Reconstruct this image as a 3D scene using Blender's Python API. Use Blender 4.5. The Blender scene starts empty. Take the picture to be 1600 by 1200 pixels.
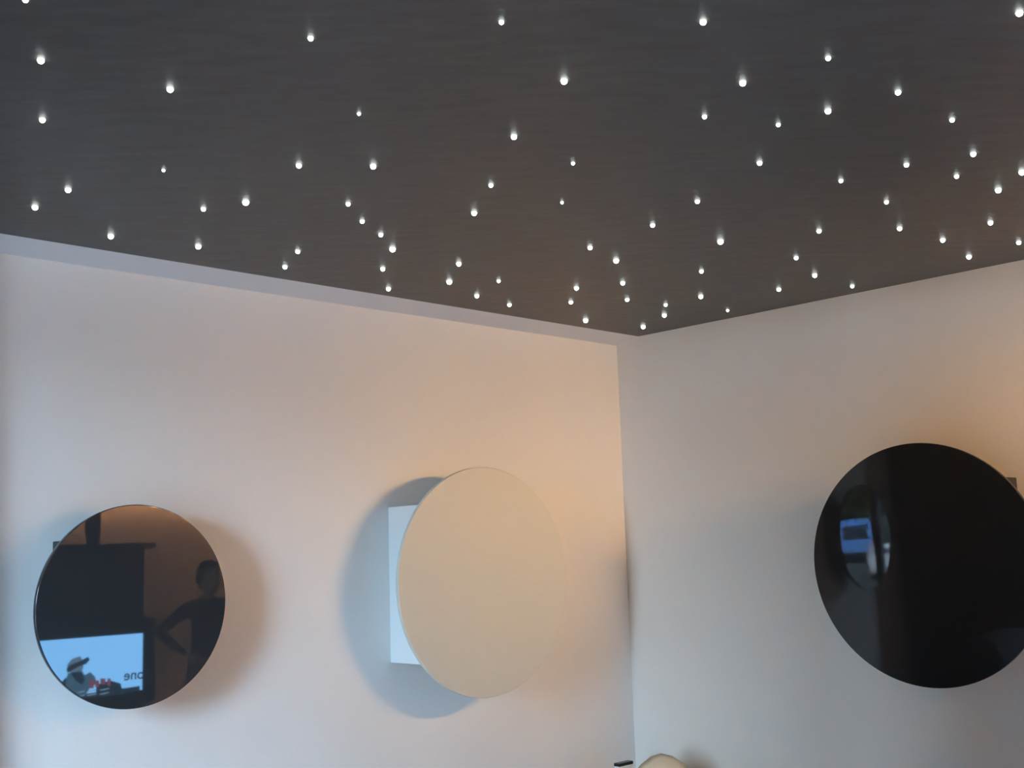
import bpy, bmesh, math, random
from mathutils import Vector, Matrix, noise

random.seed(7)
SC = bpy.context.scene
COL = SC.collection

# ------------------------------------------------------------------ camera
EYE = 1.65                       # camera height above the floor
CEIL = EYE + 0.90                # dark ceiling height
cam_d = bpy.data.cameras.new('camera')
cam = bpy.data.objects.new('camera', cam_d)
COL.objects.link(cam)
cam_d.sensor_fit = 'HORIZONTAL'
cam_d.sensor_width = 36.0
cam_d.lens = 1804.124 / 1600 * 36.0
cam_d.clip_start = 0.05
cam_d.clip_end = 400
_r = Vector((0.719799, -0.693434, -0.032225))
_u = Vector((-0.075493, -0.124341, 0.989363))
_f = Vector((0.690065, 0.709710, 0.141850))
cam.matrix_world = Matrix(((_r.x, _u.x, -_f.x, -3.84835),
                           (_r.y, _u.y, -_f.y, -3.28561),
                           (_r.z, _u.z, -_f.z, EYE),
                           (0, 0, 0, 1)))
SC.camera = cam

# ------------------------------------------------------------------ daylight
SKY_STRENGTH = 72.0
world = bpy.data.worlds.new('sky')
SC.world = world
world.use_nodes = True
_bg = world.node_tree.nodes['Background']
_bg.inputs['Color'].default_value = (0.51, 0.80, 1.10, 1)
_bg.inputs['Strength'].default_value = SKY_STRENGTH

sun_d = bpy.data.lights.new('sun', 'SUN')
sun_d.energy = 90.0
sun_d.angle = 0.02
sun = bpy.data.objects.new('sun', sun_d)
COL.objects.link(sun)
sun.rotation_euler = Vector((-0.80, -0.25, -0.62)).to_track_quat('-Z', 'Y').to_euler()

# window opening in the far left wall (x = WINX); a portal guides the sky light through it
WINX = -5.05
WY0, WY1, WZ0, WZ1 = -2.20, -1.26, 0.72, 2.45
por_d = bpy.data.lights.new('window_portal', 'AREA')
por_d.shape = 'RECTANGLE'
por_d.size = WZ1 - WZ0
por_d.size_y = WY1 - WY0
por_d.cycles.is_portal = True
por = bpy.data.objects.new('window_portal', por_d)
COL.objects.link(por)
por.location = (WINX - 0.16, (WY0 + WY1) / 2, (WZ0 + WZ1) / 2)
por.rotation_euler = (0, -math.pi / 2, 0)       # emits towards +x

FILL_STRENGTH = 100.0
FLOOD_STRENGTH = 235.0
FLOOD_COLOR = (1.0, 0.57, 0.22)
FILL_COLOR = (1.0, 0.52, 0.25)

SC.view_settings.view_transform = 'Standard'
SC.view_settings.look = 'None'
SC.view_settings.exposure = 0.11
SC.view_settings.gamma = 1.0
SC.view_settings.use_curve_mapping = False

# ------------------------------------------------------------------ places
TILT_Y, TILT_Z = -0.03088, 0.01817          # the large black door hangs slightly out of true
LX, LY, LZ, LHW = -1.0, 0, 2.30, 3.3     # added warm fill lamp on the rear wall
CHX, CHY, CHR, CHTOP = -0.505, -0.595, math.radians(-45), 0.858
STX, STY, STR, BXW, BXH = -0.292, -0.14, 0.0, 0.041, 0.286
PX, PY, PR = 0.38, -4.5, 0.0
VX, VY, VR = -55.0, -27.75, math.radians(27)
TREES = [(-72, -29, 4.0, 4.5, 3.6), (-72, -40, 4.6, 5.0, 4.0), (-72, -51, 4.0, 4.2, 3.6), (-86, -34.5, 5.0, 5.0, 4.6), (-86, -47, 5.0, 5.5, 4.6)]
TREE_LABELS = ['leafy tree across the street just behind the white car', 'leafy tree across the street right behind the blue van',
               'leafy tree across the street left of the blue van', 'low leafy tree across the street at the far left',
               'tallest leafy tree across the street, behind the others']
BKX, BK0, BK1, BKH = -3.70, -2.10, -1.36, 2.30     # unseen blocker for the window light
FX, FY, FZ, FR, FPITCH, FHW, FHH, FDP = -0.19, -3.35, 2.25, math.radians(-3), math.radians(-8), 0.55, 0.06, 0.20   # floodlight
PDX, PDY, PDZ = 1.75, -5.2, 1.75
# star positions on the ceiling (x, y) and radius in millimetres, in order from left to right in the photograph
STARS = [
    (-3.178, -1.505, 6.5),
    (-2.732, -0.424, 9.9),
    (-3.069, -1.296, 8.4),
    (-2.953, -1.016, 8.0),
    (-2.726, -0.609, 9.4),
    (-2.467, -0.285, 10.6),
    (-2.616, -0.879, 5.1),
    (-2.831, -1.322, 8.6),
    (-2.225, -0.332, 10.8),
    (-2.394, -0.665, 8.1),
    (-2.341, -0.784, 11.0),
    (-1.894, -0.274, 9.5),
    (-1.966, -0.454, 9.1),
    (-2.393, -1.103, 8.6),
    (-2.751, -1.679, 6.6),
    (-2.127, -0.929, 7.9),
    (-2.475, -1.447, 5.1),
    (-2.004, -0.824, 8.3),
    (-2.256, -1.206, 9.3),
    (-1.882, -0.748, 8.6),
    (-1.634, -0.435, 9.6),
    (-1.447, -0.224, 10.3),
    (-1.76, -0.646, 11.7),
    (-1.347, -0.427, 12.1),
    (-1.483, -0.63, 10.4),
    (-1.815, -1.07, 9.7),
    (-1.125, -0.32, 10.6),
    (-1.941, -1.272, 7.5),
    (-1.218, -0.532, 8.1),
    (-2.537, -1.94, 5.9),
    (-0.924, -0.278, 9.9),
    (-2.134, -1.554, 8.7),
    (-1.694, -1.281, 5.5),
    (-2.271, -1.836, 9.0),
    (-0.768, -0.444, 9.9),
    (-1.9, -1.513, 5.7),
    (-0.923, -0.616, 10.5),
    (-0.47, -0.245, 13.1),
    (-1.293, -1.016, 9.1),
    (-1.108, -0.96, 11.5),
    (-0.85, -0.766, 10.4),
    (-0.628, -0.597, 9.9),
    (-0.168, -0.292, 12.4),
    (-1.333, -1.292, 8.6),
    (-0.285, -0.497, 11.9),
    (-0.436, -0.624, 9.1),
    (-1.416, -1.512, 8.1),
    (-0.445, -0.795, 11.1),
    (-0.763, -1.036, 9.1),
    (-2.269, -2.168, 7.7),
    (-1.9, -1.896, 6.6),
    (-1.03, -1.307, 11.9),
    (-0.145, -0.7, 7.1),
    (-1.99, -2.056, 8.7),
    (-1.55, -1.798, 8.2),
    (-1.733, -1.97, 6.1),
    (-0.305, -1.038, 10.0),
    (-0.66, -1.335, 8.9),
    (-0.394, -1.24, 10.6),
    (-0.888, -1.557, 9.1),
    (-1.961, -2.229, 6.6),
    (-1.721, -2.085, 8.7),
    (-1.266, -1.85, 7.2),
    (-0.127, -1.23, 9.0),
    (-0.998, -1.831, 7.7),
    (-1.699, -2.233, 7.9),
    (-0.717, -1.722, 9.3),
    (-1.25, -2.019, 7.8),
    (-0.482, -1.741, 9.8),
    (-1.457, -2.233, 7.1),
    (-1.061, -2.057, 7.4),
    (-0.204, -1.696, 10.5),
    (-1.197, -2.162, 8.6),
    (-0.556, -1.922, 9.5),
    (-0.859, -2.076, 10.4),
    (-0.252, -1.878, 9.2),
    (-1.869, -2.55, 8.3),
    (-0.961, -2.18, 10.0),
]

# ------------------------------------------------------------------ helpers
def mat(name, color, rough=0.6, spec=0.5, ior=1.5, metal=0.0, bump=0.0, bscale=80.0, vary=0.0, vscale=3.0,
        stretch=None, emit=None, estr=0.0, coat=0.0):
    m = bpy.data.materials.new(name)
    m.use_nodes = True
    nt = m.node_tree
    b = nt.nodes['Principled BSDF']
    b.inputs['Base Color'].default_value = (*color, 1)
    b.inputs['Roughness'].default_value = rough
    b.inputs['Specular IOR Level'].default_value = spec
    b.inputs['IOR'].default_value = ior
    b.inputs['Metallic'].default_value = metal
    b.inputs['Coat Weight'].default_value = coat
    if emit:
        b.inputs['Emission Color'].default_value = (*emit, 1)
        b.inputs['Emission Strength'].default_value = estr
    tc = nt.nodes.new('ShaderNodeTexCoord')
    mp = nt.nodes.new('ShaderNodeMapping')
    nt.links.new(tc.outputs['Object'], mp.inputs['Vector'])
    if stretch:
        mp.vector_type = 'TEXTURE'
        mp.inputs['Rotation'].default_value = stretch[0]
        mp.inputs['Scale'].default_value = stretch[1]
    if vary > 0:
        n = nt.nodes.new('ShaderNodeTexNoise')
        n.inputs['Scale'].default_value = vscale
        n.inputs['Detail'].default_value = 5
        nt.links.new(mp.outputs['Vector'], n.inputs['Vector'])
        r = nt.nodes.new('ShaderNodeValToRGB')
        r.color_ramp.elements[0].position = 0.3
        r.color_ramp.elements[1].position = 0.7
        r.color_ramp.elements[0].color = (*[c * (1 - vary) for c in color], 1)
        r.color_ramp.elements[1].color = (*[min(1, c * (1 + vary)) for c in color], 1)
        nt.links.new(n.outputs['Fac'], r.inputs['Fac'])
        nt.links.new(r.outputs['Color'], b.inputs['Base Color'])
    if bump > 0:
        n2 = nt.nodes.new('ShaderNodeTexNoise')
        n2.inputs['Scale'].default_value = bscale
        n2.inputs['Detail'].default_value = 4
        nt.links.new(mp.outputs['Vector'], n2.inputs['Vector'])
        bn = nt.nodes.new('ShaderNodeBump')
        bn.inputs['Strength'].default_value = bump
        bn.inputs['Distance'].default_value = 0.01
        nt.links.new(n2.outputs['Fac'], bn.inputs['Height'])
        nt.links.new(bn.outputs['Normal'], b.inputs['Normal'])
    return m


M = {}
M['wall'] = mat('wall_paint', (0.80, 0.78, 0.75), 0.75, 0.3, bump=0.05, bscale=60, vary=0.012, vscale=1.6)
M['wall_cream'] = mat('cream_wall_paint', (0.84, 0.775, 0.685), 0.75, 0.3, bump=0.05, bscale=60, vary=0.012, vscale=1.6)
M['trim'] = mat('trim_paint', (0.80, 0.78, 0.77), 0.7, 0.3, bump=0.02, bscale=50)
M['back'] = mat('rear_wall_paint', (0.60, 0.55, 0.50), 0.8, 0.3, bump=0.04, bscale=60, vary=0.02)
M['ceil'] = mat('dark_ceiling_felt', (0.082, 0.076, 0.069), 0.50, 0.65, bump=0.10, bscale=8, vary=0.17, vscale=5.5,
                stretch=((0, 0, math.radians(-44)), (0.65, 0.20, 1.0)))
M['floor'] = mat('pale_floor', (0.70, 0.76, 0.84), 0.4, 0.4, bump=0.02, bscale=30, vary=0.03, vscale=2)
M['black_gloss'] = mat('black_glass', (0.028, 0.031, 0.034), 0.02, 0.5, ior=1.6)
M['black_gloss2'] = mat('black_lacquer', (0.020, 0.020, 0.020), 0.02, 0.5, ior=1.45)
M['black_box'] = mat('black_lacquer_box', (0.012, 0.016, 0.017), 0.25, 0.4, bump=0.01)
M['cream'] = mat('cream_lacquer', (0.69, 0.66, 0.56), 0.45, 0.3, bump=0.01, bscale=20, vary=0.01)
M['white_box'] = mat('white_lacquer', (0.82, 0.83, 0.82), 0.5, 0.4, bump=0.01)
M['star'] = mat('star_glow', (0.9, 0.95, 0.9), 0.4, emit=(0.93, 1.0, 0.95), estr=8.0)
M['lamp'] = mat('fill_lamp_diffuser', (0.9, 0.8, 0.7), 0.5, emit=FILL_COLOR, estr=FILL_STRENGTH)
M['flood'] = mat('flood_emitter', (0.9, 0.8, 0.7), 0.5, emit=FLOOD_COLOR, estr=FLOOD_STRENGTH)
M['pendant'] = mat('fill_pendant_glass', (0.9, 0.8, 0.7), 0.5, emit=FILL_COLOR, estr=60.0)  # glow of the added fill lamp behind the right wall
M['metal'] = mat('brushed_metal', (0.5, 0.5, 0.5), 0.35, metal=1.0, bump=0.02)
M['dark_wood'] = mat('dark_media_wood', (0.016, 0.016, 0.018), 0.45, 0.4, bump=0.03, vary=0.15, vscale=6)
M['bezel'] = mat('tv_bezel', (0.008, 0.009, 0.011), 0.3, 0.4, bump=0.01)
M['screen'] = mat('tv_screen', (0.02, 0.03, 0.04), 0.3, emit=(0.18, 0.47, 0.86), estr=16.0)
M['screen_dark'] = mat('tv_picture_dark', (0.02, 0.03, 0.04), 0.4, emit=(0.03, 0.10, 0.18), estr=2.5)
M['screen_mid'] = mat('tv_picture_mid', (0.05, 0.08, 0.1), 0.4, emit=(0.10, 0.26, 0.42), estr=4.5)
M['screen_grey'] = mat('tv_picture_grey', (0.1, 0.1, 0.1), 0.4, emit=(0.20, 0.34, 0.50), estr=5.5)
M['screen_red'] = mat('tv_picture_red', (0.3, 0.05, 0.05), 0.4, emit=(0.40, 0.14, 0.20), estr=5.0)
M['screen_pale'] = mat('tv_picture_pale', (0.5, 0.5, 0.5), 0.4, emit=(0.35, 0.55, 0.75), estr=7.0)
M['vase'] = mat('dark_vase', (0.02, 0.02, 0.02), 0.3, bump=0.02)
M['curtain'] = mat('charcoal_curtain', (0.022, 0.022, 0.024), 0.9, 0.1, bump=0.1, bscale=200, vary=0.1)
M['sofa'] = mat('grey_sofa_fabric', (0.075, 0.075, 0.085), 0.9, 0.2, bump=0.15, bscale=180, vary=0.08, vscale=8)
M['sofa_leg'] = mat('sofa_leg_wood', (0.05, 0.03, 0.02), 0.5, bump=0.02)
M['chair'] = mat('cream_upholstery', (0.74, 0.62, 0.44), 0.9, 0.2, bump=0.12, bscale=160, vary=0.03, vscale=10)
M['frame_white'] = mat('window_frame_paint', (0.10, 0.10, 0.11), 0.5, bump=0.01)
M['blockwood'] = mat('blocker_wood', (0.10, 0.075, 0.05), 0.5, 0.4, bump=0.03, vary=0.12, vscale=5)
M['skin'] = mat('skin', (0.45, 0.27, 0.19), 0.55, 0.4, bump=0.03)
M['hair'] = mat('dark_hair', (0.02, 0.014, 0.01), 0.6, bump=0.3, bscale=120)
M['top'] = mat('black_top', (0.02, 0.02, 0.022), 0.9, 0.1, bump=0.1)
M['trouser'] = mat('dark_trousers', (0.02, 0.022, 0.03), 0.9, 0.1, bump=0.1)
M['shoe'] = mat('black_shoe', (0.015, 0.015, 0.015), 0.5, bump=0.02)
M['van'] = mat('blue_van_paint', (0.10, 0.33, 0.78), 0.35, 0.5, bump=0.01, vary=0.03)
M['van_glass'] = mat('dark_van_glass', (0.01, 0.02, 0.035), 0.05, 0.5, bump=0.005)
M['tyre'] = mat('tyre_rubber', (0.01, 0.01, 0.01), 0.8, bump=0.1)
M['hub'] = mat('wheel_hub', (0.3, 0.3, 0.32), 0.4, metal=1.0, bump=0.02)
M['lamp_red'] = mat('red_tail_lamp', (0.35, 0.01, 0.01), 0.3, bump=0.01)
M['asphalt'] = mat('asphalt', (0.05, 0.055, 0.055), 0.9, 0.2, bump=0.2, bscale=4, vary=0.2, vscale=0.5)
M['paving'] = mat('pale_paving', (0.16, 0.165, 0.17), 0.9, 0.2, bump=0.1, bscale=4, vary=0.08, vscale=0.5)
M['leaf'] = mat('hedge_leaf', (0.045, 0.060, 0.022), 0.8, 0.2, bump=0.5, bscale=3, vary=0.4, vscale=1.2)
M['bark'] = mat('bark', (0.06, 0.045, 0.03), 0.9, 0.1, bump=0.4, bscale=20)
M['render'] = mat('pale_house_render', (0.40, 0.42, 0.42), 0.8, 0.2, bump=0.05, vary=0.05)

g = mat('window_glass', (1, 1, 1), 0.0)
nt = g.node_tree
nt.nodes.remove(nt.nodes['Principled BSDF'])
_t = nt.nodes.new('ShaderNodeBsdfTransparent')
_g = nt.nodes.new('ShaderNodeBsdfGlossy')
_g.inputs['Roughness'].default_value = 0.01
_mx = nt.nodes.new('ShaderNodeMixShader')
_mx.inputs['Fac'].default_value = 0.05
nt.links.new(_t.outputs[0], _mx.inputs[1])
nt.links.new(_g.outputs[0], _mx.inputs[2])
nt.links.new(_mx.outputs[0], nt.nodes['Material Output'].inputs['Surface'])
M['glass'] = g


def add_box(bm, x0, x1, y0, y1, z0, z1):
    vs = [bm.verts.new((x, y, z)) for x in (x0, x1) for y in (y0, y1) for z in (z0, z1)]
    for f in ((0, 1, 3, 2), (4, 6, 7, 5), (0, 4, 5, 1), (2, 3, 7, 6), (0, 2, 6, 4), (1, 5, 7, 3)):
        bm.faces.new([vs[i] for i in f])
    return vs


def box(x0, x1, y0, y1, z0, z1, bevel=0.0, seg=2):
    bm = bmesh.new()
    add_box(bm, x0, x1, y0, y1, z0, z1)
    if bevel:
        bmesh.ops.bevel(bm, geom=bm.edges[:], offset=bevel, segments=seg, affect='EDGES', profile=0.5)
    return bm


def lathe(prof, n=32, axis='Z'):
    """revolve [(radius, height)...] about an axis"""
    bm = bmesh.new()
    rings = []
    for r, h in prof:
        if r < 1e-6:
            rings.append([bm.verts.new((0, 0, h))])
        else:
            rings.append([bm.verts.new((r * math.cos(2 * math.pi * k / n), r * math.sin(2 * math.pi * k / n), h))
                          for k in range(n)])
    for a, b in zip(rings[:-1], rings[1:]):
        for k in range(n):
            k2 = (k + 1) % n
            if len(a) == 1 and len(b) == 1:
                continue
            if len(a) == 1:
                bm.faces.new((a[0], b[k], b[k2]))
            elif len(b) == 1:
                bm.faces.new((a[k], b[0], a[k2]))
            else:
                bm.faces.new((a[k], b[k], b[k2], a[k2]))
    bmesh.ops.recalc_face_normals(bm, faces=bm.faces[:])
    if axis == 'Y':      # height runs along -y
        bmesh.ops.transform(bm, matrix=Matrix.Rotation(math.radians(90), 4, 'X'), verts=bm.verts[:])
    elif axis == 'X':    # height runs along -x
        bmesh.ops.transform(bm, matrix=Matrix.Rotation(math.radians(-90), 4, 'Y'), verts=bm.verts[:])
    return bm


def obj(name, bm, m, parent=None, loc=(0, 0, 0), smooth=False, rot=None):
    me = bpy.data.meshes.new(name)
    bmesh.ops.recalc_face_normals(bm, faces=bm.faces[:])
    bm.to_mesh(me)
    bm.free()
    if smooth:
        for p in me.polygons:
            p.use_smooth = True
    me.materials.append(m)
    o = bpy.data.objects.new(name, me)
    COL.objects.link(o)
    o.location = loc
    if rot:
        o.rotation_euler = rot
    if parent:
        o.parent = parent
    return o


def tag(o, label, cat, group=None):
    o['label'] = label
    o['category'] = cat
    if group:
        o['group'] = group
    return o


def thing(name, label, cat, loc=(0, 0, 0), rotz=0.0, group=None):
    o = bpy.data.objects.new(name, None)
    COL.objects.link(o)
    o.empty_display_size = 0.1
    o.location = loc
    o.rotation_euler = (0, 0, rotz)
    return tag(o, label, cat, group)


def struct(name, bm, m, label=None, loc=(0, 0, 0)):
    o = obj(name, bm, m, None, loc)
    o['kind'] = 'structure'
    if label:
        o['label'] = label
        o['category'] = name.split('_')[0]
    return o


# ------------------------------------------------------------------ the room
# corner of the two visible walls at x = 0, y = 0; the room lies at negative x and y
XR, YB, T = 2.6, -6.4, 0.15        # far right end, rear wall, wall thickness
YE = -2.6                          # the right wall ends here, a wider space opens behind it
struct('floor', box(WINX - T, XR + T, YB - T, T, -0.1, 0.0), M['floor'], 'pale floor of the room, below the picture')
struct('wall_left', box(WINX - T, T, 0.0, T, 0.0, CEIL + 0.12), M['wall'],
       'pale wall on the left carrying the small black disc and the cream disc')
struct('wall_right', box(0.0, T, YE, 0.0, 0.0, CEIL + 0.12), M['wall_cream'],
       'pale wall on the right carrying the large black disc')
struct('wall_side', box(T, XR + T, YE, YE + T, 0.0, CEIL + 0.12), M['back'], 'beige side wall round the corner, out of the picture')
struct('wall_far', box(XR, XR + T, YB, YE, 0.0, CEIL + 0.12), M['back'], 'beige end wall far right, out of the picture')
struct('wall_rear', box(WINX - T, XR + T, YB - T, YB, 0.0, CEIL + 0.12), M['back'], 'beige rear wall behind the camera')
# window wall at x = WINX, pieces round the opening
bm = bmesh.new()
add_box(bm, WINX - T, WINX, YB, WY0, 0.0, CEIL + 0.12)
add_box(bm, WINX - T, WINX, WY1, 0.0, 0.0, CEIL + 0.12)
add_box(bm, WINX - T, WINX, WY0, WY1, 0.0, WZ0)
add_box(bm, WINX - T, WINX, WY0, WY1, WZ1, CEIL + 0.12)
struct('wall_window', bm, M['wall'], 'wall with the window, left of the picture')

# dark ceiling: stops 127 mm short of the left wall
STRIP, DROP = 0.127, 0.022
struct('ceiling', box(WINX - T, XR + T, YB - T, -STRIP, CEIL, CEIL + 0.12), M['ceil'],
       'dark charcoal ceiling dotted with small white star lights')
# white sloping margin between the dark ceiling and the left wall
bm = bmesh.new()
prof = [(-STRIP, CEIL), (-STRIP * 0.5, CEIL - DROP * 0.5), (0.0, CEIL - DROP), (0.0, CEIL + 0.12), (-STRIP, CEIL + 0.12)]
n = len(prof)
A = [bm.verts.new((WINX - T, y, z)) for y, z in prof]
B = [bm.verts.new((0.0, y, z)) for y, z in prof]
bm.faces.new(A)
bm.faces.new(B[::-1])
for k in range(n):
    bm.faces.new((A[k], A[(k + 1) % n], B[(k + 1) % n], B[k]))
struct('trim_1', bm, M['trim'], 'white margin strip between dark ceiling and left wall')
# window
win = bpy.data.objects.new('window_1', None)
COL.objects.link(win)
win.location = (WINX, 0, 0)
win['kind'] = 'structure'
win['label'] = 'dark framed window left of the picture, seen mirrored in the black disc'
fx0, fx1 = -0.10, -0.04
for nm, b in (('frame_bar', (WY0, WY0 + 0.05, WZ0, WZ1)), ('frame_bar', (WY1 - 0.05, WY1, WZ0, WZ1)),
              ('frame_bar', (WY0, WY1, WZ0, WZ0 + 0.05)), ('frame_bar', (WY0, WY1, WZ1 - 0.05, WZ1)),
              ('mullion', (-1.505, -1.450, WZ0 + 0.05, WZ1 - 0.05))):
    obj(nm, box(fx0, fx1, b[0], b[1], b[2], b[3], 0.004, 1), M['frame_white'], win)
for y0, y1 in ((WY0 + 0.05, -1.505), (-1.450, WY1 - 0.05)):
    obj('pane', box(-0.073, -0.067, y0, y1, WZ0 + 0.05, WZ1 - 0.05), M['glass'], win)


# ------------------------------------------------------------------ round wall cabinets
def disc_profile(r, t):
    """front at height 0 going back to -t (height measured away from the wall), softly rounded rim"""
    e = min(0.0025, t * 0.45)
    pr = [(0, 0.0), (r * 0.5, 0.0), (r - e - 0.002, 0.0), (r - e - 0.0005, 0.0)]
    for k in range(0, 7):
        a = math.pi / 2 * k / 6
        pr.append((r - e + e * math.sin(a), -e + e * math.cos(a)))
    for k in range(0, 5):
        a = math.pi / 2 * k / 4
        pr.append((r - 0.003 + 0.003 * math.cos(a), -t + 0.003 - 0.003 * math.sin(a)))
    pr.append((0, -t))
    return pr


def cabinet(name, label, wall, c, z, r, stand, b, mdoor, mbox, tilt=(0, 0), low=1.0):
    t = 0.016
    if wall == 'L':
        root = thing(name, label, 'wall cabinet', (c, 0.0, z))
        obj('body', box(-b, b, -(stand - t), 0.0, -b * low, b, 0.003, 2), mbox, root)
        d = obj('round_door', lathe(disc_profile(r, t), 128, 'Y'), mdoor, root, (0, -stand, 0), True)
        d.rotation_euler = (tilt[0], 0, tilt[1])
    else:
        root = thing(name, label, 'wall cabinet', (0.0, c, z))
        obj('body', box(-(stand - t), 0.0, -b, b, -b, b, 0.003, 2), mbox, root)
        d = obj('round_door', lathe(disc_profile(r, t), 128, 'X'), mdoor, root, (-stand, 0, 0), True)
        d.rotation_euler = (0, tilt[0], tilt[1])
    return root


cabinet('round_wall_cabinet', 'small glossy black round cabinet mirroring a blue television, left of the cream one', 'L',
        -2.3047, EYE - 0.1225, 0.2856, 0.1365, 0.1873, M['black_gloss'], M['black_box'], low=0.85)
cabinet('round_wall_cabinet', 'matt cream round cabinet on a white box, standing out from the left wall', 'L',
        -1.0202, EYE - 0.1073, 0.4047, 0.2209, 0.2711, M['cream'], M['white_box'])
cabinet('round_wall_cabinet', 'large glossy black round cabinet cut by the right edge, on the right wall', 'R',
        -1.4247, EYE - 0.0927, 0.4046, 0.1589, 0.2743, M['black_gloss2'], M['black_box'], tilt=(TILT_Y, TILT_Z))

# ------------------------------------------------------------------ star lights in the ceiling
ORD = ['first', 'second', 'third', 'fourth', 'fifth', 'sixth', 'seventh', 'eighth', 'ninth', 'tenth', 'eleventh', 'twelfth',
       'thirteenth', 'fourteenth', 'fifteenth', 'sixteenth', 'seventeenth', 'eighteenth', 'nineteenth']
TEN = {20: 'twenty', 30: 'thirty', 40: 'forty', 50: 'fifty', 60: 'sixty', 70: 'seventy'}
TENTH = {20: 'twentieth', 30: 'thirtieth', 40: 'fortieth', 50: 'fiftieth', 60: 'sixtieth', 70: 'seventieth'}


def ordinal(k):
    if k < 20:
        return ORD[k - 1]
    a = k // 10 * 10
    return TENTH[a] if k == a else TEN[a] + '-' + ORD[k - a - 1]


star_prof = []
for k in range(0, 9):
    a = math.radians(-90 + 130 * k / 8)
    star_prof.append((max(0.0, math.cos(a)) if k else 0.0, math.sin(a)))
star_prof.append((0, math.sin(math.radians(40))))
sb = lathe(star_prof, 16)
star_me = bpy.data.meshes.new('star_light')
sb.to_mesh(star_me)
sb.free()
for p_ in star_me.polygons:
    p_.use_smooth = True
star_me.materials.append(M['star'])
for i, (sx, sy, sr) in enumerate(STARS):
    o = bpy.data.objects.new('star_light', star_me)
    COL.objects.link(o)
    r = 0.74 * sr / 1000
    o.scale = (r, r, r)
    o.location = (sx, sy, CEIL - 0.35 * r)
    size = 'large bright' if sr > 10.2 else ('tiny' if sr < 7.0 else 'small')
    if math.hypot(sx, sy) < 0.75:
        where = 'near the room corner'
    elif sy > -0.45:
        where = 'close to the left wall'
    elif sx > -0.5:
        where = 'close to the right wall'
    elif sx + sy < -3.6:
        where = 'high up near the picture top'
    else:
        where = 'in the middle of the ceiling'
    tag(o, '%s star light %s, %s from the left' % (size, where, ordinal(i + 1)), 'star light',
        'star lights in the dark ceiling')

# ------------------------------------------------------------------ bottom of the picture: chair and box in the corner
ch = thing('tub_chair', 'cream upholstered chair in the corner, only the rounded top of its back showing', 'chair', (CHX, CHY, 0), CHR)
bm = bmesh.new()       # curved back shell: a thick arc with a domed top
N, Kk = 28, 10
inn, out = [], []
for i in range(N + 1):
    a = math.radians(-100 + 200 * i / N)
    h = 0.62 + (CHTOP - 0.62) * max(0.0, math.cos(a * 0.78)) ** 9.0
    for lst, rad, dz in ((inn, 0.25, -0.0), (out, 0.33, -0.0)):
        lst.append([bm.verts.new((rad * math.sin(a), rad * math.cos(a), z)) for z in
                    [0.18 + (h - 0.18) * k / Kk for k in range(Kk + 1)]])
for i in range(N):
    for k in range(Kk):
        bm.faces.new((inn[i][k], inn[i + 1][k], inn[i + 1][k + 1], inn[i][k + 1]))
        bm.faces.new((out[i][k], out[i][k + 1], out[i + 1][k + 1], out[i + 1][k]))
    bm.faces.new((inn[i][Kk], inn[i + 1][Kk], out[i + 1][Kk], out[i][Kk]))
    bm.faces.new((inn[i][0], out[i][0], out[i + 1][0], inn[i + 1][0]))
for i in (0, N):
    for k in range(Kk):
        bm.faces.new((inn[i][k], inn[i][k + 1], out[i][k + 1], out[i][k]))
be = [e for e in bm.edges if len(e.link_faces) == 2 and e.calc_face_angle(0) > 0.9]
bmesh.ops.bevel(bm, geom=be, offset=0.034, segments=4, affect='EDGES', profile=0.5)
obj('backrest', bm, M['chair'], ch, smooth=True)
obj('seat', lathe([(0, 0.20), (0.24, 0.20), (0.25, 0.22), (0.25, 0.40), (0.235, 0.43), (0.18, 0.445), (0, 0.45)], 40), M['chair'], ch,
    smooth=True)
for sx in (-1, 1):
    for sy in (-1, 1):
        obj('leg', lathe([(0, 0.0), (0.014, 0.0), (0.02, 0.19), (0, 0.19)], 16), M['sofa_leg'], ch, (0.18 * sx, 0.17 * sy, 0), True)

st = thing('side_table', 'small white side table in the room corner, below the picture', 'table', (STX, STY, 0), STR)
obj('table_top', lathe([(0, 0.50), (0.125, 0.50), (0.13, 0.505), (0.13, 0.52), (0.125, 0.525), (0, 0.525)], 40), M['white_box'], st, smooth=False)
obj('column', lathe([(0, 0.02), (0.022, 0.02), (0.018, 0.10), (0.018, 0.50), (0, 0.50)], 20), M['white_box'], st, smooth=True)
obj('base', lathe([(0, 0.0), (0.12, 0.0), (0.12, 0.01), (0.03, 0.02), (0, 0.02)], 32), M['white_box'], st, smooth=True)
bx = thing('photo_frame', 'white upright frame with a black top edge, bottom of the picture beside the cream chair', 'frame', (STX, STY - 0.045, 0.525), STR)
obj('frame_body', box(-BXW, BXW, -0.015, 0.012, 0.0, BXH - 0.012, 0.002, 2), M['white_box'], bx)
obj('top_edge', box(-BXW - 0.001, BXW + 0.001, -0.016, 0.013, BXH - 0.012, BXH, 0.002, 2), M['bezel'], bx)

# unseen fill lamp added to brighten the rear wall behind the person
pd = thing('fill_pendant', 'round warm fill lamp added behind the right wall to brighten the rear wall', 'lamp', (PDX, PDY, PDZ))
obj('globe', lathe([(0, -0.11)] + [(0.11 * math.cos(math.radians(a)), 0.11 * math.sin(math.radians(a))) for a in range(-75, 76, 15)] + [(0, 0.11)], 28), M['pendant'], pd, smooth=True)
obj('cord', lathe([(0, 0.11), (0.004, 0.11), (0.004, CEIL - PDZ), (0, CEIL - PDZ)], 8), M['bezel'], pd)

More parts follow.
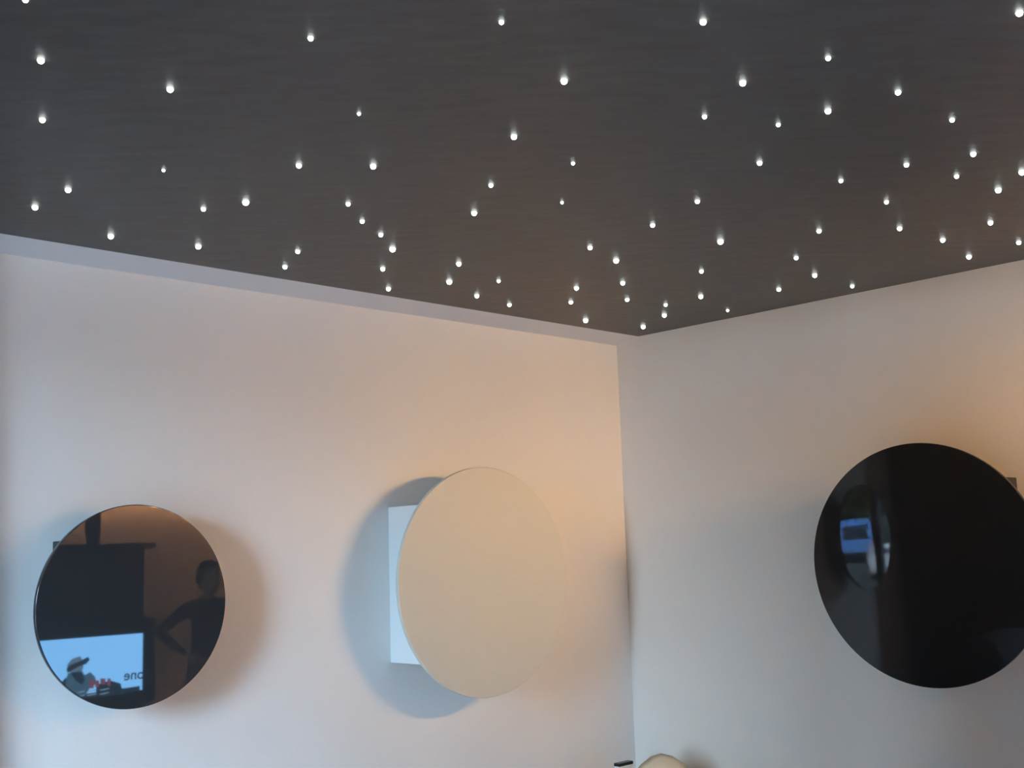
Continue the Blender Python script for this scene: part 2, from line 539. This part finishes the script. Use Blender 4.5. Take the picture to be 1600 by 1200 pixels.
# ------------------------------------------------------------------ behind the camera: what the black discs mirror
# media unit and television
UY = -4.5
mu = thing('media_panel', 'tall dark wall panel with a shelf behind the television, mirrored in the small black disc', 'panel', (0, UY, 0))
obj('panel', box(-1.75, 0.07, -0.40, -0.36, 0.0, 1.74, 0.004, 1), M['dark_wood'], mu)
obj('top_shelf', box(-1.78, 0.09, -0.40, -0.22, 1.74, 1.78, 0.004, 1), M['dark_wood'], mu)
sd = thing('sideboard', 'low dark sideboard under the television, mirrored in the small black disc', 'sideboard', (0, UY, 0))
obj('body', box(-1.75, 0.07, -0.35, 0.06, 0.04, 0.56, 0.006, 1), M['dark_wood'], sd)
obj('plinth', box(-1.72, 0.04, -0.34, 0.02, 0.0, 0.04), M['dark_wood'], sd)
for k in range(3):
    x0 = -1.73 + k * 0.6
    d = obj('door', box(x0, x0 + 0.58, 0.06, 0.08, 0.06, 0.54, 0.003, 1), M['dark_wood'], sd)
    obj('handle', box(x0 + 0.24, x0 + 0.34, 0.08, 0.095, 0.48, 0.495, 0.003, 1), M['metal'], d)
tv = thing('television', 'television with a pale blue picture behind the camera, mirrored in the small black disc', 'television', (0, UY, 0.56))
obj('stand', box(-0.75, -0.30, -0.16, 0.04, 0.0, 0.02, 0.005, 1), M['bezel'], tv)
obj('neck', box(-0.60, -0.44, -0.09, -0.05, 0.02, 0.20, 0.005, 1), M['bezel'], tv)
obj('housing', box(-1.06, -0.02, -0.07, 0.0, 0.15, 0.72, 0.008, 2), M['bezel'], tv)
SX0, SX1, SZ0, SZ1 = -0.97, -0.115, 0.235, 0.61       # screen, local z
scr = obj('screen', box(SX0, SX1, -0.001, 0.002, SZ0, SZ1), M['screen'], tv)


def flat(name, pts, m, lift):
    bm = bmesh.new()
    vs = [bm.verts.new((x, lift, z)) for x, z in pts]
    f = bm.faces.new(vs)
    r = bmesh.ops.extrude_face_region(bm, geom=[f])
    for v in [e for e in r['geom'] if isinstance(e, bmesh.types.BMVert)]:
        v.co.y += 0.0008
    return obj(name, bm, m, scr)


def px(x, y):           # picture coordinates on the screen, in metres
    return (-0.656 + (x - 100) * 0.00439, 0.608 - (y - 990) * 0.00427)


flat('picture_ground', [px(*q) for q in ((27, 1080), (60, 1052), (90, 1060), (104, 1046), (112, 1075), (150, 1080), (150, 1062), (172, 1058), (188, 1064), (193, 1081),
                                         (205, 1078), (219, 1071), (219, 1077.4), (27, 1077.4))], M['screen_dark'], 0.0021)
flat('picture_head', [px(*q) for q in ((105, 1028), (112, 1020), (124, 1017), (130, 1026), (129, 1036), (122, 1043), (112, 1042), (106, 1036))], M['screen_grey'], 0.003)
flat('picture_cap', [px(*q) for q in ((104, 1034), (108, 1029), (122, 1025), (136, 1019), (139, 1023), (134, 1029), (122, 1032), (112, 1037), (106, 1040))], M['screen_dark'], 0.004)
flat('picture_body', [px(*q) for q in ((106, 1041), (126, 1036), (132, 1046), (140, 1042), (148, 1050), (150, 1060), (140, 1066), (133, 1077), (112, 1077), (103, 1060))], M['screen_mid'], 0.003)
flat('picture_scarf', [px(*q) for q in ((110, 1040), (126, 1040), (132, 1052), (128, 1060), (118, 1052))], M['screen_dark'], 0.004)
for q in ((139, 1053, 7, 14), (148, 1055, 6, 11), (156, 1053, 8, 10), (167, 1054, 5, 12)):
    flat('picture_red_mark', [px(q[0], q[1]), px(q[0] + q[2], q[1] + 1), px(q[0] + q[2], q[1] + q[3]), px(q[0], q[1] + q[3] - 1)], M['screen_red'], 0.004)
for y in (1070, 1076):
    for x0, x1 in ((122, 132), (136, 150), (156, 170)):
        flat('picture_caption', [px(x0, y), px(x1, y - 1), px(x1, y + 1.3 - 1), px(x0, y + 1.3)], M['screen_pale'], 0.004)
cu = bpy.data.curves.new('picture_word', 'FONT')
cu.body = 'one'
cu.size = 0.095
cu.extrude = 0.0006
cu.offset = 0.001
to = bpy.data.objects.new('tmp', cu)
COL.objects.link(to)
dg = bpy.context.evaluated_depsgraph_get()
me = bpy.data.meshes.new_from_object(to.evaluated_get(dg))
bpy.data.objects.remove(to)
me.materials.clear()
me.materials.append(M['screen_dark'])
wo = bpy.data.objects.new('picture_word', me)
COL.objects.link(wo)
wo.parent = scr
wo.matrix_local = Matrix(((-1, 0, 0, SX1 + 0.012), (0, 0, 1, 0.004), (0, 1, 0, px(0, 1060)[1]), (0, 0, 0, 1)))

for k, (x, h, r) in enumerate(((-0.34, 0.36, 0.055), (-0.60, 0.30, 0.05))):
    v = tag(obj('vase', lathe([(0, 0), (r * 0.7, 0), (r, h * 0.25), (r * 0.95, h * 0.6), (r * 0.75, h * 0.85), (r * 0.8, h), (r * 0.7, h), (r * 0.65, h * 0.85), (0, h * 0.3)], 28),
                M['vase'], None, (x, UY - 0.31, 1.78), True),
            ('taller' if k == 0 else 'shorter') + ' dark vase on the dark wall panel, mirrored in the small black disc', 'vase',
            'vases on the dark wall panel')

# warm fill added for ambient light: unseen lamp behind a valance
lp = thing('fill_lamp', 'long warm fill lamp added behind a white valance on the rear wall', 'lamp', (LX, YB, LZ))
obj('tube', box(-LHW, LHW, 0.04, 0.08, -0.02, 0.02, 0.008, 2), M['lamp'], lp)
obj('valance', box(-LHW - 0.05, LHW + 0.05, 0.18, 0.20, -0.12, CEIL - LZ, 0.003, 1), M['trim'], lp)
for s_ in (-1, 1):
    obj('end_cap', box(s_ * (LHW + 0.04) - 0.01, s_ * (LHW + 0.04) + 0.01, 0.0, 0.18, -0.12, CEIL - LZ), M['trim'], lp)

# warm floodlight right of the camera, aimed at the left wall
fl = thing('floodlight', 'warm wall washer hung from the ceiling right of the camera', 'lamp', (FX, FY, FZ), FR)
fl.rotation_euler = (FPITCH, 0, FR)
hw, hh_, dp = FHW, FHH, FDP
obj('emitter', box(-hw + 0.01, hw - 0.01, -0.012, 0.0, -hh_ + 0.01, hh_ - 0.01), M['flood'], fl)
bm = bmesh.new()
add_box(bm, -hw, hw, -0.03, -0.014, -hh_, hh_)
add_box(bm, -hw, -hw + 0.008, -0.014, dp, -hh_, hh_)
add_box(bm, hw - 0.008, hw, -0.014, dp, -hh_, hh_)
add_box(bm, -hw + 0.008, hw - 0.008, -0.014, dp, hh_ - 0.008, hh_)
add_box(bm, -hw + 0.008, hw - 0.008, -0.014, dp, -hh_, -hh_ + 0.008)
obj('housing', bm, M['bezel'], fl)
for k in range(1, 5):
    fxx = -hw + 2 * hw * k / 5
    obj('fin', box(fxx - 0.002, fxx + 0.002, 0.0, dp - 0.005, -hh_ + 0.008, hh_ - 0.008), M['bezel'], fl)  # fins added to cut the light reaching the left wall's far end
for s_ in (-1, 1):
    obj('hanger', lathe([(0, hh_), (0.005, hh_), (0.005, CEIL - FZ), (0, CEIL - FZ)], 8), M['metal'], fl, (s_ * hw * 0.7, -0.02, 0))

# curtain and sofa on the left wall, left of the picture
bm = bmesh.new()
pts = []
NF = 150
for i in range(NF + 1):
    x = -4.95 + (4.95 - 2.84) * i / NF
    pts.append((x, -0.080 + 0.058 * math.sin(i * 0.62) + 0.012 * math.sin(i * 0.23 + 1)))
lo = [bm.verts.new((x, y * 1.45, 0.02)) for x, y in pts]  # fold depth and flare shaped to shade the left end of the wall
hi = [bm.verts.new((x, y * 0.9, CEIL - 0.05)) for x, y in pts]
for i in range(NF):
    bm.faces.new((lo[i], lo[i + 1], hi[i + 1], hi[i]))
cur = thing('curtain', 'charcoal curtain on the left wall beyond the picture, mirrored in the large black disc', 'curtain', (0, 0, 0))
co = obj('cloth', bm, M['curtain'], cur, smooth=True)
sol = co.modifiers.new('thickness', 'SOLIDIFY')
sol.thickness = 0.004
rb = lathe([(0, 0), (0.012, 0), (0.012, 2.2), (0, 2.2)], 12, 'X')
obj('rail', rb, M['metal'], cur, (-2.80, -0.06, CEIL - 0.04))

so = thing('sofa', 'grey sofa against the curtain left of the picture, mirrored in the large black disc', 'sofa', (-3.55, -0.70, 0))
obj('frame', box(-0.85, 0.85, -0.42, 0.42, 0.12, 0.30, 0.03, 3), M['sofa'], so, smooth=True)
for k in range(2):
    obj('seat_cushion', box(-0.66 + k * 0.67, -0.01 + k * 0.67, -0.42, 0.22, 0.30, 0.46, 0.05, 4), M['sofa'], so, smooth=True)
    obj('back_cushion', box(-0.66 + k * 0.67, -0.01 + k * 0.67, 0.16, 0.40, 0.44, 0.93 - 0.04 * k, 0.08, 4), M['sofa'], so, smooth=True)
for s in (-1, 1):
    obj('armrest', box(0.76 * s - 0.10, 0.76 * s + 0.10, -0.42, 0.42, 0.14, 0.64, 0.06, 4), M['sofa'], so, smooth=True)
    for y in (-0.36, 0.36):
        obj('leg', lathe([(0, 0), (0.02, 0), (0.025, 0.12), (0, 0.12)], 12), M['sofa_leg'], so, (0.75 * s, y, 0))


# tall bookcase added out of view to keep window light off the right wall
bk = thing('blocker', 'tall dark bookcase added left of the picture to block window light', 'blocker', (BKX, 0, 0))
for y in (BK0, BK1 - 0.025):
    obj('side_panel', box(-0.15, 0.15, y, y + 0.025, 0.0, BKH, 0.002, 1), M['blockwood'], bk)
obj('back_panel', box(-0.15, -0.135, BK0 + 0.025, BK1 - 0.025, 0.0, BKH), M['blockwood'], bk)
for k in range(7):
    z = 0.05 + (BKH - 0.075) * k / 6
    obj('shelf', box(-0.135, 0.145, BK0 + 0.025, BK1 - 0.025, z, z + 0.025, 0.002, 1), M['blockwood'], bk)


# ------------------------------------------------------------------ the person, hand on hip, facing the left wall
def skin_mesh(name, verts, edges, m, parent, root=0, sub=2, loc=(0, 0, 0)):
    me = bpy.data.meshes.new(name)
    me.from_pydata([v[:3] for v in verts], edges, [])
    o = bpy.data.objects.new(name, me)
    COL.objects.link(o)
    md = o.modifiers.new('skin', 'SKIN')
    md.use_smooth_shade = True
    sv = me.skin_vertices[0].data
    for i, v in enumerate(verts):
        sv[i].radius = (v[3], v[4] if len(v) > 4 else v[3])
        sv[i].use_root = (i == root)
    ss = o.modifiers.new('subdivision', 'SUBSURF')
    ss.levels = sub
    ss.render_levels = sub
    bpy.context.view_layer.update()
    dg = bpy.context.evaluated_depsgraph_get()
    me2 = bpy.data.meshes.new_from_object(o.evaluated_get(dg))
    bpy.data.objects.remove(o)
    me2.materials.clear()
    me2.materials.append(m)
    for p in me2.polygons:
        p.use_smooth = True
    o2 = bpy.data.objects.new(name, me2)
    COL.objects.link(o2)
    o2.parent = parent
    o2.location = loc
    return o2


pe = thing('person', 'person in dark clothes with one hand on the hip, mirrored in the small black disc', 'person', (PX, PY, 0), PR)
# local frame: faces +y; -x is the side with the hand on the hip
V = [(0, 0, 0.93, .15, .11), (0, 0, 1.05, .13, .10), (0, .01, 1.20, .15, .11), (0, 0, 1.31, .13, .09), (0, -.005, 1.375, .05, .05), (0, .01, 1.43, .048, .05),
     # legs
     (-.09, 0, 0.84, .085), (-.10, .02, 0.47, .06), (-.10, -.01, 0.09, .038), (-.11, .12, 0.035, .034),
     (.09, 0, 0.84, .085), (.11, .03, 0.47, .06), (.12, .0, 0.09, .038), (.14, .13, 0.035, .034),
     # arm bent to the hip
     (-.17, 0, 1.31, .058), (-.25, -.03, 1.24, .046), (-.355, -.06, 1.165, .040), (-.28, .02, 1.07, .034), (-.205, .06, 1.01, .026),
     # arm hanging
     (.17, 0, 1.31, .058), (.22, -.01, 1.18, .046), (.25, -.02, 1.03, .038), (.26, .05, 0.86, .032), (.26, .07, 0.80, .026)]
E_ = [(0, 1), (1, 2), (2, 3), (3, 4), (4, 5), (0, 6), (6, 7), (7, 8), (8, 9), (0, 10), (10, 11), (11, 12), (12, 13), (3, 14), (14, 15), (15, 16), (16, 17), (17, 18),
      (3, 19), (19, 20), (20, 21), (21, 22), (22, 23)]
body = skin_mesh('body', V, E_, M['top'], pe)
# clothing split by material on one continuous body
body.data.materials.append(M['trouser'])
body.data.materials.append(M['skin'])
body.data.materials.append(M['shoe'])
for p in body.data.polygons:
    c = p.center
    if c.z < 0.07:
        p.material_index = 3
    elif c.z < 0.95 and abs(c.x) < 0.20:
        p.material_index = 1
    elif c.z > 1.37 or (c.x < -0.16 and c.z < 1.0) or (c.x > 0.2 and c.z < 0.92):
        p.material_index = 2
# head with face
bm = bmesh.new()
bmesh.ops.create_uvsphere(bm, u_segments=32, v_segments=24, radius=1.0)
for v in bm.verts:
    x, y, z = v.co
    jaw = 1.0 - 0.26 * max(0.0, -z) ** 1.3
    nx, ny, nz = x * 0.075 * jaw, y * 0.094 * (jaw if y > 0 else 1.0), z * 0.112
    if y > 0.6:
        nose = math.exp(-((x / 0.16) ** 2)) * math.exp(-(((z + 0.12) / 0.22) ** 2))
        ny += 0.022 * nose
        for s in (-1, 1):
            ny -= 0.010 * math.exp(-(((x - 0.36 * s) / 0.16) ** 2) - (((z - 0.08) / 0.12) ** 2))
        ny += 0.006 * math.exp(-((x / 0.3) ** 2) - (((z + 0.48) / 0.09) ** 2))
    v.co = (nx, ny, nz)
hd = obj('head', bm, M['skin'], body, (0, 0.02, 1.515), True)
bm = bmesh.new()
bmesh.ops.create_uvsphere(bm, u_segments=32, v_segments=20, radius=1.0)
for v in bm.verts:
    x, y, z = v.co
    back = 1.0 if y < 0.25 else 0.93
    zz = z if z > -0.75 else -0.75 + (z + 0.75) * 0.3
    v.co = (x * 0.086, y * 0.100 * back - 0.016, zz * 0.118 + (0.045 if y > 0.35 and z < 0.55 else 0.012))
obj('hair', bm, M['hair'], body, (0, 0.012, 1.522), True)


def hand(base, d, up, sgn):
    """palm and five bent fingers; base = wrist, d = direction of the fingers, up = back of the hand"""
    d = Vector(d).normalized()
    up = Vector(up).normalized()
    sd = d.cross(up).normalized() * sgn
    b = Vector(base)
    vs, es = [], []

    def addv(p, r):
        vs.append((p.x, p.y, p.z, r))
        return len(vs) - 1
    w = addv(b, 0.022)
    pc = addv(b + d * 0.045, 0.026)
    es.append((w, pc))
    for k, (off, ln) in enumerate(((-0.027, 0.066), (-0.009, 0.076), (0.010, 0.071), (0.027, 0.055))):
        r0 = addv(b + d * 0.082 + sd * off, 0.0095)
        r1 = addv(b + d * (0.082 + ln * 0.5) + sd * off * 1.1 - up * 0.012, 0.0085)
        r2 = addv(b + d * (0.082 + ln * 0.85) + sd * off * 1.1 - up * 0.034, 0.007)
        es += [(pc, r0), (r0, r1), (r1, r2)]
    t0 = addv(b + d * 0.035 - sd * 0.034, 0.011)
    t1 = addv(b + d * 0.066 - sd * 0.050 - up * 0.010, 0.0095)
    t2 = addv(b + d * 0.090 - sd * 0.050 - up * 0.022, 0.008)
    es += [(w, t0), (t0, t1), (t1, t2)]
    return skin_mesh('hand', vs, es, M['skin'], body, 0, 1)


hand((-.205, .06, 1.01), (0.75, 0.35, -0.35), (-0.35, 0.5, 0.6), 1)
hand((.26, .07, .80), (0, 0.25, -1), (1, 0, 0.05), -1)

# ------------------------------------------------------------------ outside the window
struct('ground', box(-160, -42, -90, 60, -3.25, -3.05), M['asphalt'], 'dark asphalt street far outside the window')
struct('pavement', box(-42, WINX - T - 0.02, -90, 60, -3.25, -3.05), M['paving'], 'pale paving outside the window')
vn = thing('van', 'blue van parked far outside the window, mirrored twice in the large black disc', 'van', (VX, VY, -3.05), VR)
# local frame: rear faces +x (towards the window)
bm = bmesh.new()
prof = [(-4.6, 0.35), (0.0, 0.35), (0.06, 0.5), (0.0, 1.25), (-0.14, 2.15), (-0.32, 2.26), (-2.9, 2.26), (-3.7, 1.45), (-4.55, 1.2), (-4.65, 0.8)]
L_ = [bm.verts.new((x, -0.92 + (0.1 if z > 1.4 else 0), z)) for x, z in prof]
R_ = [bm.verts.new((x, 0.92 - (0.1 if z > 1.4 else 0), z)) for x, z in prof]
bm.faces.new(L_)
bm.faces.new(R_[::-1])
for k in range(len(prof)):
    k2 = (k + 1) % len(prof)
    bm.faces.new((L_[k], L_[k2], R_[k2], R_[k]))
bmesh.ops.bevel(bm, geom=bm.edges[:], offset=0.06, segments=2, affect='EDGES')
vb = obj('body', bm, M['van'], vn, smooth=False)
bm = bmesh.new()
q = [(0.03, -0.68, 1.30), (0.03, 0.68, 1.30), (-0.075, 0.62, 2.02), (-0.075, -0.62, 2.02)]
vs = [bm.verts.new(c) for c in q] + [bm.verts.new((c[0] - 0.06, c[1], c[2])) for c in q]
for f in ((0, 1, 2, 3), (4, 7, 6, 5), (0, 4, 5, 1), (1, 5, 6, 2), (2, 6, 7, 3), (3, 7, 4, 0)):
    bm.faces.new([vs[i] for i in f])
obj('rear_window', bm, M['van_glass'], vn)
for s in (-1, 1):
    obj('side_window', box(-2.9, -0.9, 0.83 * s - 0.03, 0.83 * s + 0.03, 1.45, 2.0, 0.02, 1), M['van_glass'], vn)
    obj('tail_lamp', box(-0.02, 0.07, 0.80 * s - 0.08, 0.80 * s + 0.08, 0.85, 1.15, 0.02, 1), M['lamp_red'], vn)
    for x in (-0.85, -3.75):
        w = obj('wheel', lathe([(0, -0.1), (0.30, -0.1), (0.34, -0.06), (0.34, 0.06), (0.30, 0.1), (0, 0.1)], 28, 'Y'), M['tyre'], vn, (x, 0.80 * s, 0.34))
        obj('hub_cap', lathe([(0, -0.11), (0.18, -0.105), (0.2, -0.09), (0.2, 0.09), (0.18, 0.105), (0, 0.11)], 20, 'Y'), M['hub'], w)
obj('bumper', box(-0.05, 0.12, -0.9, 0.9, 0.38, 0.60, 0.04, 2), M['tyre'], vn)
ca = thing('car', 'white car parked beside the blue van far outside the window', 'car', (-46.0, -21.6, -3.05), VR)
bm = bmesh.new()
prof = [(-4.0, 0.3), (0.0, 0.3), (0.08, 0.55), (0.0, 0.95), (-0.35, 1.45), (-0.6, 1.5), (-2.2, 1.48), (-2.9, 1.0), (-3.9, 0.85), (-4.05, 0.6)]
L_ = [bm.verts.new((x, -0.85 + (0.15 if z > 1.2 else 0), z)) for x, z in prof]
R_ = [bm.verts.new((x, 0.85 - (0.15 if z > 1.2 else 0), z)) for x, z in prof]
bm.faces.new(L_)
bm.faces.new(R_[::-1])
for k in range(len(prof)):
    k2 = (k + 1) % len(prof)
    bm.faces.new((L_[k], L_[k2], R_[k2], R_[k]))
bmesh.ops.bevel(bm, geom=bm.edges[:], offset=0.05, segments=2, affect='EDGES')
obj('body', bm, M['white_box'], ca)
obj('rear_window', box(-0.25, -0.15, -0.58, 0.58, 1.0, 1.38, 0.02, 1), M['van_glass'], ca)
for s in (-1, 1):
    obj('side_window', box(-2.2, -0.7, 0.76 * s - 0.05, 0.76 * s + 0.05, 1.0, 1.4, 0.02, 1), M['van_glass'], ca)
    for x in (-0.75, -3.2):
        w = obj('wheel', lathe([(0, -0.1), (0.27, -0.1), (0.31, -0.06), (0.31, 0.06), (0.27, 0.1), (0, 0.1)], 28, 'Y'), M['tyre'], ca, (x, 0.74 * s, 0.31))
        obj('hub_cap', lathe([(0, -0.11), (0.16, -0.105), (0.18, -0.09), (0.18, 0.09), (0.16, 0.105), (0, 0.11)], 20, 'Y'), M['hub'], w)
for k, (tx, ty, tr, th_, hh) in enumerate(TREES):
    t = thing('tree', TREE_LABELS[k], 'tree', (tx, ty, -3.05), 0, 'trees across the street')
    bm = bmesh.new()
    bmesh.ops.create_icosphere(bm, subdivisions=4, radius=1.0)
    for v in bm.verts:
        n_ = noise.noise(v.co * 2.2 + Vector((k * 7.1, 0, 0))) * 0.30 + noise.noise(v.co * 5.5 + Vector((0, k * 3.3, 0))) * 0.16
        v.co *= 1 + n_
        v.co.x *= tr
        v.co.y *= tr
        v.co.z *= th_
    obj('crown', bm, M['leaf'], t, (0, 0, hh))
    obj('trunk', lathe([(0, 0), (0.3, 0), (0.2, hh), (0, hh)], 12), M['bark'], t)
